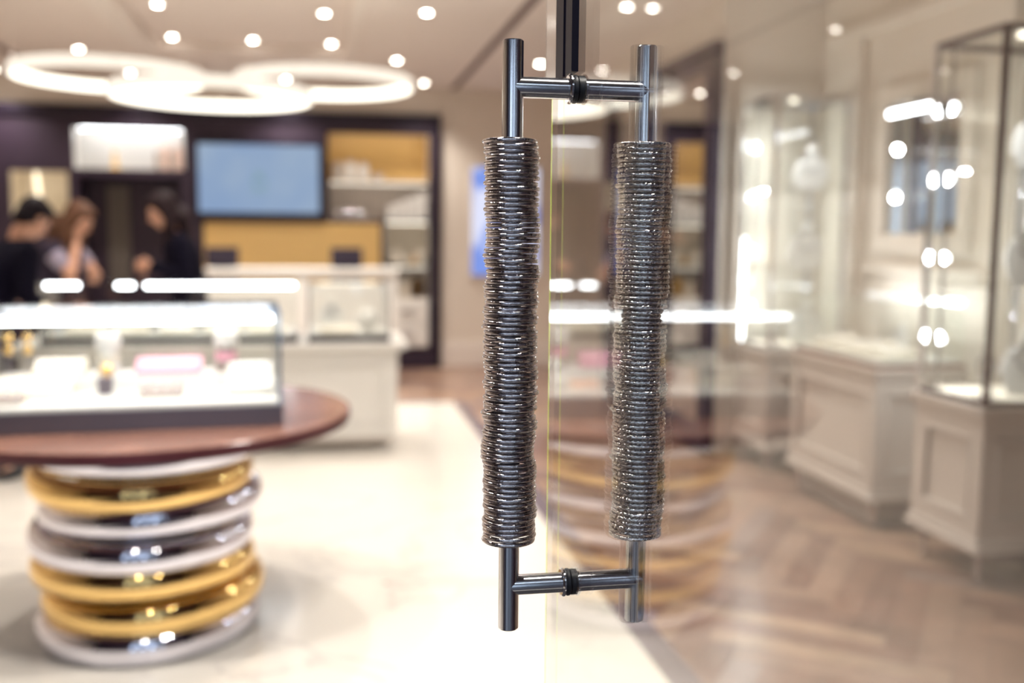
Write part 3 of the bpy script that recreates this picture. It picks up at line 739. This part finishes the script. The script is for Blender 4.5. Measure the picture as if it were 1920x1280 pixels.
for i, x in enumerate((-1.6, -1.3, -1.0, -0.7, -0.4)):
    pad((x, 7.12, 0.822), 0.22, 0.18, 0.07, MT['creme'], 'cream ring tray in the long counter case, %s' % ('at the left end', 'second from left', 'in the middle', 'second from right', 'at the right end')[i], 'ring trays in the long counter case')
def ring_cone(loc, h, mat, label, group=None):
    t = tag(empty('ring_cone', loc), label, 'ring holder', group)
    m = MB(); m.lathe([(0, 0), (h*0.3, 0), (h*0.3, h*0.08), (h*0.07, h*0.9), (0, h)], 20); m.build('cone', mat, t)
    m = MB(); m.torus(h*0.17, 0.004, 24, 8, M=Matrix.Translation((0, 0, h*0.45))); m.build('ring', MT['goldmetal'], t)
    return t
m = MB(); m.ball((0, 0, 0.075), 0.075); m.lathe([(0, 0), (0.05, 0), (0.05, 0.01), (0.02, 0.02), (0, 0.02)], 20)
tag(m.build('display_globe', MT['white'], None, (0.30, 7.10, 0.822)), 'white globe display at the right in the small counter case', 'ornament')
bust((0.05, 7.2, 0.822), 0, 0.22, 'cream necklace stand at the left in the small counter case', 'counter necklace stands')
pad((0.09, 6.975, 0.822), 0.24, 0.12, 0.05, MT['creme'], 'cream tray at the front of the small counter case', None)

# ------------------------------------------------------------------ cash desk
cd = tag(empty('cash_desk', (-0.19, 10.05, 0)), 'white glossy cash desk below the ochre panel', 'desk')
m = MB(); m.box(-0.90, 0.90, -0.23, 0.25, 0.02, 1.13); m.build('desk_body', MT['white'], cd, bevel=0.01)
m = MB(); m.box(-0.92, 0.92, -0.25, 0.27, 1.13, 1.17); m.build('desk_top', MT['white'], cd, bevel=0.006)
m = MB(); m.box(-0.86, 0.86, -0.20, 0.22, 0.0, 0.02); m.build('plinth', MT['dark'], cd)
def register(x, label):
    t = tag(empty('cash_register', (x, 10.02, 1.17)), label, 'cash register', 'tills on the cash desk')
    m = MB(); m.lathe([(0, 0), (0.09, 0), (0.09, 0.012), (0.02, 0.02), (0.018, 0.08), (0, 0.08)], 20); m.build('stand', MT['black'], t)
    m = MB(); m.box(-0.155, 0.155, -0.02, 0.012, 0.02, 0.20, M=Matrix.Rotation(radians(-12), 4, 'X')); m.build('monitor', MT['black'], t, bevel=0.006)
    m = MB(); m.box(-0.135, 0.135, 0.05, 0.15, 0.0, 0.10); m.build('printer', MT['rubber'], t, bevel=0.01)
    return t
register(-0.97, 'black till on the left end of the cash desk beside the standing woman')
register(0.22, 'black till on the right half of the cash desk')

# ------------------------------------------------------------------ round table on a stack of giant bangles
TX, TY = -0.665, 3.92
tb = tag(empty('round_table', (TX, TY, 0.004)), 'round walnut table standing on a stack of giant silver and gold bangles', 'table')
m = MB(); m.lathe([(0, 0.776), (0.73, 0.776), (0.755, 0.782), (0.76, 0.80), (0.758, 0.822)], 96, mi=1)
m.lathe([(0, 0.8225), (0.752, 0.8225), (0.757, 0.82), (0.757, 0.8215), (0.752, 0.826), (0, 0.826)], 96, mi=0)
m.build('tabletop', [MT['tabletop'], MT['tableedge']], tb)
spec = [('silver', 0.00, 0.00, 0, 0), ('goldmetal', 0.02, 0.01, 2, -1), ('goldmetal', -0.012, 0.0, -2, 1), ('silver', -0.015, -0.01, 1, 2),
        ('silver', 0.02, 0.01, -1, -3), ('goldmetal', -0.014, 0.0, 2, 1), ('silver', 0.005, 0.0, 0, 0)]
r = 0.056
for i, (mt, dx, dy, ax, ay) in enumerate(spec):
    m = MB(); m.torus(0.367, 0.036, 96, 24, sz=r/0.036)
    o = m.build('base_bangle', MT[mt], tb, (dx, dy-0.055, r+i*0.1105), (radians(ax*0.8), radians(ay*0.8), 0))
    o['label'] = 'polished %s bangle' % ('silver' if mt == 'silver' else 'gold')

# the glass case on the table
CR = radians(4)
CC = Vector((-0.70, 3.85, 0.83))
glass_case(CC, 1.06, 0.68, 0.395, 'bright glass jewellery case on the round walnut table', [(-0.50, 0.50, -0.26), (-0.49, 0.50, 0.25)], MT['casebase'], 0.072, rz=CR, post=True)
Rz = Matrix.Rotation(CR, 4, 'Z')
def inc(x, y, z=0.062): # a spot inside the case, from its centre
    z += 0.023
    return CC + (Rz @ Vector((x, y, z)))
rs = box('display_riser', -0.48, 0.50, 0.03, 0.22, 0, 0.05, MT['white'], None, bevel=0.003)
rs.location = inc(0.01, 0.14); rs.rotation_euler = (0, 0, CR)
tag(rs, 'long white step at the back of the table case', 'display riser')
def canister(loc, label, band):
    t = tag(empty('display_canister', loc), label, 'display stand', 'white canisters in the table case')
    m = MB(); m.lathe([(0, 0), (0.042, 0), (0.042, 0.03), (0.034, 0.035), (0.034, 0.10), (0, 0.10)], 24); m.build('stand_body', MT['taupe'] if band else MT['white'], t)
    m = MB(); m.lathe([(0.035, 0.045), (0.040, 0.047), (0.040, 0.075), (0.035, 0.077), (0.035, 0.045)], 24); m.build('ribbon', MT['pink'] if band else MT['creme'], t)
    m = MB(); m.lathe([(0, 0.10), (0.045, 0.10), (0.048, 0.115), (0.045, 0.15), (0.03, 0.158), (0, 0.16)], 24); m.build('lid', MT['white'], t)
canister(inc(-0.10, 0.13, 0.112), 'white canister without colour in the middle of the table case', False)
canister(inc(0.33, 0.13, 0.112), 'white-lidded canister with pink band near the right end of the table case', True)
for i, x in enumerate((-0.44, -0.375)):
    t = tag(empty('gold_ball_stand', inc(x, 0.10, 0.112)), 'thin stand with gold balls in the table case, %s' % ('left one of the pair', 'right one of the pair')[i], 'jewellery stand', 'gold ball stands in the table case')
    m = MB(); m.lathe([(0, 0), (0.022, 0), (0.022, 0.006), (0.004, 0.01), (0.004, 0.13), (0, 0.13)], 16); m.build('stem', MT['silver'], t)
    for z in (0.10, 0.145):
        m = MB(); m.ball((0, 0, z), 0.018, 14, 8); m.build('ball', MT['goldmetal'], t)
pad(inc(0.12, 0.11, 0.112), 0.24, 0.10, 0.06, MT['pink'], 'pink row of rings on the back step of the table case', None, CR)
pad(inc(-0.27, 0.12, 0.112), 0.18, 0.10, 0.06, MT['creme'], 'cream row of rings on the back step of the table case', None, CR)
pad(inc(-0.33, -0.06), 0.26, 0.12, 0.07, MT['creme'], 'cream sloped ring tray at the left of the table case', None, CR)
gb = gift_box(inc(-0.09, -0.05), 0.045, 0.045, 0.06, MT['greybox'], 'small dark grey cube box in the middle of the table case', None)
m = MB(); m.ball((0, 0, 0.024), 0.024, 18, 10); m.lathe([(0, 0), (0.014, 0), (0.008, 0.006), (0, 0.006)], 12)
tag(m.build('gold_ball', MT['goldmetal'], None, inc(-0.10, 0.065, 0.112)), 'shiny gold ball on the white step in front of the canister', 'ornament')
pad(inc(0.11, -0.13), 0.15, 0.09, 0.035, MT['taupe'], 'dark taupe ring tray at the front middle of the table case', None, CR)
pad(inc(-0.41, -0.19), 0.15, 0.09, 0.03, MT['taupe'], 'dark taupe ring tray at the front left of the table case', None, CR)
pad(inc(0.26, -0.12), 0.11, 0.09, 0.025, MT['peach'], 'peach tray beside the dark tray in the table case', None, CR)
pad(inc(0.42, -0.09), 0.16, 0.20, 0.10, MT['white'], 'large white sloped block at the right end of the table case', None, CR)

# ------------------------------------------------------------------ people
def fuse(o, vox, it=3):
    r = o.modifiers.new('remesh', 'REMESH'); r.mode = 'VOXEL'; r.voxel_size = vox; r.use_smooth_shade = True
    m = o.modifiers.new('smooth', 'SMOOTH'); m.iterations = it
    return o
def person(loc, rz, label, lean=0.0, bow=25, hands=None, top='suit', sleeve=True, hair='hairblack', longhair=False, s=1.0):
    """local +Y is the way the person faces"""
    t = tag(empty('person', loc, rz), label, 'person', 'shoppers and staff at the counter')
    t.scale = (s, s, s)
    V = Vector; b = radians(bow); R = Matrix.Rotation(-b, 3, 'X')
    nb = V((0, lean, 1.43)); nk = nb + V((0, 0.03, 0.07)); hc = nk + R @ V((0, 0.015, 0.12))
    P = lambda x, y, z: hc + R @ V((x, y, z))
    def lerp(z): return lean*max(0, (z-0.95)/0.48)**1.2
    m = MB()
    m.tube([((0, lerp(z), z), rx, ry) for z, rx, ry in ((0.82, 0.155, 0.10), (0.92, 0.165, 0.115), (1.05, 0.135, 0.10), (1.18, 0.145, 0.105), (1.30, 0.165, 0.11), (1.38, 0.155, 0.09), (1.43, 0.08, 0.065))])
    m.chain([(nb-V((0, 0, 0.03)), 0.058), (nk, 0.054), (P(0, -0.01, -0.03), 0.052)])
    m.blob(P(0, -0.012, 0.03), (0.074, 0.095, 0.098), R); m.blob(P(0, 0.030, -0.045), (0.055, 0.062, 0.062), R)
    m.blob(P(0, 0.068, -0.085), (0.026, 0.022, 0.020), R)
    m.limb(P(0, 0.082, 0.018), 0.009, P(0, 0.108, -0.020), 0.014)          # nose
    m.blob(P(0, 0.086, 0.034), (0.050, 0.012, 0.010), R)                    # brow
    m.blob(P(0, 0.092, -0.052), (0.024, 0.010, 0.010), R)                   # lips
    for sg in (-1, 1): m.blob(P(sg*0.076, -0.005, 0.0), (0.010, 0.020, 0.030), R)
    for sg in (-1, 1):
        m.chain([((sg*0.085, 0, 0.88), 0.088), ((sg*0.10, 0.015, 0.50), 0.056), ((sg*0.10, -0.01, 0.36), 0.055), ((sg*0.105, -0.02, 0.09), 0.036), ((sg*0.11, 0.10, 0.04), 0.030)])
    for k, sg in enumerate((-1, 1)):
        el, wr, pd = [V(q) for q in hands[k]]
        sh = V((sg*0.165, lean*0.88, 1.37))
        m.chain([(sh, 0.052), (sh.lerp(el, 0.5), 0.044), (el, 0.037), (el.lerp(wr, 0.4), 0.036), (wr, 0.025)])
        d = pd.normalized(); side = V((1, 0, 0)) if abs(d.x) < 0.8 else V((0, 0, 1))
        side = (side - d*side.dot(d)).normalized(); nrm = d.cross(side)
        for o_ in (-0.026, -0.009, 0.009, 0.026): m.limb(wr+d*0.01+side*o_*0.6, 0.015, wr+d*0.085+side*o_, 0.0125)
        for off, LL in ((-0.032, 0.060), (-0.011, 0.076), (0.011, 0.070), (0.032, 0.054)):
            a = wr + d*0.088 + side*off; c = a + d*LL*0.5 + nrm*0.010 + side*off*0.12; e = c + d*LL*0.38 + nrm*0.022
            m.chain([(a, 0.0095), (c, 0.0088), (e, 0.0078)])
        a = wr + d*0.03 - side*sg*0.022; m.chain([(a, 0.013), (a+d*0.03-side*sg*0.026, 0.0105), (a+d*0.058-side*sg*0.032+nrm*0.01, 0.009)])
    fuse(m.build('body', MT['skin'], t), 0.0065, 3)
    m = MB()
    m.tube([((0, lerp(z), z), rx, ry) for z, rx, ry in ((0.80, 0.185, 0.135), (0.92, 0.182, 0.135), (1.05, 0.160, 0.125), (1.18, 0.168, 0.130), (1.30, 0.185, 0.135), (1.385, 0.178, 0.112), (1.43, 0.115, 0.088), (1.455, 0.082, 0.074))])
    for k, sg in enumerate((-1, 1)):
        el, wr, pd = [V(q) for q in hands[k]]
        sh = V((sg*0.165, lean*0.88, 1.37))
        if sleeve: m.chain([(sh, 0.070), (sh.lerp(el, 0.5), 0.062), (el, 0.054), (el.lerp(wr, 0.5), 0.048), (el.lerp(wr, 0.93), 0.038)])
        else: m.chain([(sh, 0.070), (sh.lerp(el, 0.30), 0.064)])
    fuse(m.build('jacket' if sleeve else 'shirt', MT[top], t), 0.012, 4)
    if not sleeve:
        for k, sg in enumerate((-1, 1)):
            m = MB(); el, wr, pd = [V(q) for q in hands[k]]
            sh = V((sg*0.165, lean*0.88, 1.37)); m.chain([(sh.lerp(el, 0.22), 0.068), (sh.lerp(el, 0.55), 0.062)])
            fuse(m.build('sleeve', MT['palecloth'], t), 0.012, 3)['label'] = 'pale grey sleeve end'
    m = MB()
    m.tube([((0, 0, z), rx, ry) for z, rx, ry in ((0.80, 0.165, 0.115), (0.90, 0.172, 0.122), (0.98, 0.150, 0.115))])
    for sg in (-1, 1): m.chain([((sg*0.088, 0, 0.86), 0.098), ((sg*0.10, 0.015, 0.50), 0.072), ((sg*0.105, -0.02, 0.12), 0.056)])
    fuse(m.build('trousers', MT['trouser'], t), 0.013, 4)
    for sg in (-1, 1):
        m = MB(); m.ball((sg*0.108, 0.055, 0.045), 0.06, 16, 10, (0.75, 2.1, 0.74)); m.build('shoe', MT['rubber'], t)
        m = MB(); m.ball(P(sg*0.031, 0.076, 0.012), 0.012, 12, 8); m.build('eye', MT['eyewhite'], t)
    m = MB()
    m.blob(P(0, -0.028, 0.040), (0.090, 0.100, 0.102), R); m.blob(P(0, 0.028, 0.092), (0.072, 0.060, 0.040), R)
    m.blob(P(0, -0.055, -0.02), (0.076, 0.062, 0.080), R)
    if longhair:
        m.blob(nk+V((0, -0.070, 0.02)), (0.092, 0.060, 0.12)); m.blob(nk+V((0, -0.100, -0.14)), (0.105, 0.052, 0.17))
        for sg in (-1, 1):
            m.blob(P(sg*0.080, -0.01, -0.04), (0.028, 0.045, 0.09), R); m.blob(nk+V((sg*0.092, 0.03, -0.05)), (0.032, 0.045, 0.13))
    fuse(m.build('hair', MT[hair], t), 0.012, 3)
    return t
# local +Y is the way the person faces; rz turns it
person((-1.02, 7.98, 0), radians(100), 'person in black with long dark hair, looking down at their hands left of the screen', lean=0.07, bow=28,
       hands=[((-0.25, 0.02, 1.12), (-0.10, 0.27, 1.20), (0.8, 0.5, 0.1)), ((0.25, 0.02, 1.12), (0.05, 0.27, 1.22), (-0.8, 0.4, -0.1))], hair='hairdark', longhair=True, s=1.04)
person((-2.00, 6.42, 0), radians(-42), 'person with short black hair and black jacket bent forward at the far left', lean=0.22, bow=42,
       hands=[((-0.27, 0.10, 1.12), (-0.16, 0.30, 1.05), (0.3, 0.9, -0.1)), ((0.27, 0.10, 1.12), (0.16, 0.30, 1.05), (-0.3, 0.9, -0.1))], hair='hairblack', s=1.0)
person((-2.06, 7.98, 0), radians(-105), 'person in a grey short-sleeved top resting chin on hand at the counter', lean=0.17, bow=35,
       hands=[((-0.20, 0.30, 1.18), (-0.02, 0.36, 1.22), (0.7, 0.4, 0.1)), ((0.17, 0.30, 1.19), (0.07, 0.30, 1.43), (-0.2, 0.1, 0.95))], top='greytop', sleeve=False, hair='hairbrown', longhair=True, s=1.0)
# ------------------------------------------------------------------ glass door with the bangle handles
GX, HY = 0.2865, 1.114
DE = 1.24                      # free edge of the leaf
dr = tag(empty('glass_door', (GX, 0.30, 0)), 'open frameless glass door leaf with bangle covered pull handles', 'door')
L = lambda x, y, z: (x-GX, y-0.30, z)
g = MB(); e = DE-0.30; z0, z1 = 0.012, 2.45
GT = 0.004
prof = [(-GT, 0.02), (-GT, e), (-GT+0.0009, e), (GT-0.0008, e), (GT, e), (GT, 0.02)]
lo = [g.bm.verts.new((x, y, z0)) for x, y in prof]; hi = [g.bm.verts.new((x, y, z1)) for x, y in prof]
for i in range(6):
    j = (i+1) % 6; fc = g.bm.faces.new([lo[i], lo[j], hi[j], hi[i]])
    fc.material_index = {1: 1, 2: 2, 3: 2}.get(i, 0)
g.bm.faces.new(lo[::-1]); g.bm.faces.new(hi)
g.build('glass_pane', [MT['doorglass'], MT['glassedge'], MT['doorglass']], dr)
# profile clamped on the free edge above the handle
m = MB(); m.box(-0.012, -GT, 0.887, e, 1.684, 2.45); m.box(-0.012, GT, e, e+0.004, 1.684, 2.45)
m.build('edge_cover', MT['steel'], dr, bevel=0.001)['label'] = 'brushed steel edge cover'
m = MB(); m.box(-0.012, -GT, 0.809, 0.838, 1.684, 2.45); m.box(-0.0100, -GT, 0.838, 0.850, 1.684, 2.45); m.box(-0.012, -GT, 0.850, 0.886, 1.684, 2.45)
m.build('edge_seal', MT['rail'], dr)['label'] = 'black edge seal strip'
m = MB(); m.box(-0.03, 0.03, 0.0, 0.12, 0.006, 0.09); m.box(-0.03, 0.03, 0.0, 0.12, 2.40, 2.49)
m.build('pivot_fitting', MT['steel'], dr, bevel=0.003)

PR = 0.0118
ZT, ZB = 1.716, 1.040
ZP = (1.665, 1.092)
HX = 0.0775
def bangle_mesh(kind, seed):
    rnd = random.Random(seed); m = MB()
    if kind == 0:
        ph = rnd.random()*6
        def rf(a, b):
            s = 0.00258*(1+0.03*sin(5*a+ph)+0.02*sin(13*a))
            # small collars that join the bracelet every 60 degrees
            q = (a*3/pi+ph) % 1.0
            if q < 0.035: s *= 1.10
            return s
        m.torus(0.0286, 0.0027, 120, 12, rf=rf)
    else:
        def rf(a, b): return 0.00256*(1+0.11*cos(3*b-34*a)+0.04*cos(26*a+seed))
        m.torus(0.0286, 0.0027, 260, 12, rf=rf)
    bm = m.bm; me = bpy.data.meshes.new('bangle'); bmesh.ops.recalc_face_normals(bm, faces=bm.faces); bm.to_mesh(me); bm.free()
    me.materials.append(MT['bangle' if kind == 0 else 'bangle2']); return me
for side, kind in ((-1, 0), (1, 1)):
    m = MB()
    hx = side*HX
    m.cyl((0, 0, ZB), (0, 0, ZT), PR, 48, 0.0012)
    root = m.build('pull_handle', MT['steel'], dr, (hx, HY-0.30, 0))
    root['label'] = 'steel pull handle sleeved in %s bangles, on the %s face of the glass' % (('smooth silver', 'left') if side < 0 else ('twisted silver', 'right'))
    for z in ZP:
        m = MB(); m.cyl((0, 0, z), (-side*(HX-(0.0150 if side < 0 else 0.0041)), 0, z), PR, 40, 0.0004); m.build('post', MT['steel'], root)
        if side < 0:
            m = MB(); m.cyl((HX-0.0150, 0, z), (HX-0.0096, 0, z), 0.0168, 40, 0.0018); m.build('collar', MT['chrome'], root)
            m = MB(); m.cyl((HX-0.0096, 0, z), (HX-0.0042, 0, z), 0.0160, 40, 0.0015); m.build('washer', MT['rubber'], root)
    if side < 0:
        for z in ZP:
            m = MB(); m.cyl((HX-0.0039, 0, z), (HX+0.0039, 0, z), 0.0150, 40); m.build('gasket', MT['rubber'], root)
    meshes = [bangle_mesh(kind, q) for q in range(3)]
    n = 80; z0 = 1.1485; z1 = 1.6045
    rnd = random.Random(11+side); dx = 0.0
    for i in range(n):
        me = meshes[i % 3]
        o = bpy.data.objects.new('bangle', me); COL.objects.link(o); o.parent = root
        z = z0+(z1-z0)*i/(n-1)
        dx = dx*0.6 + rnd.gauss(0, 0.0011)
        dx = max(-0.003, min(0.003, dx))
        o.location = (dx, rnd.gauss(0, 0.0006), z)
        o.rotation_euler = (rnd.gauss(0, 0.008), rnd.gauss(0, 0.012), rnd.random()*6.28)
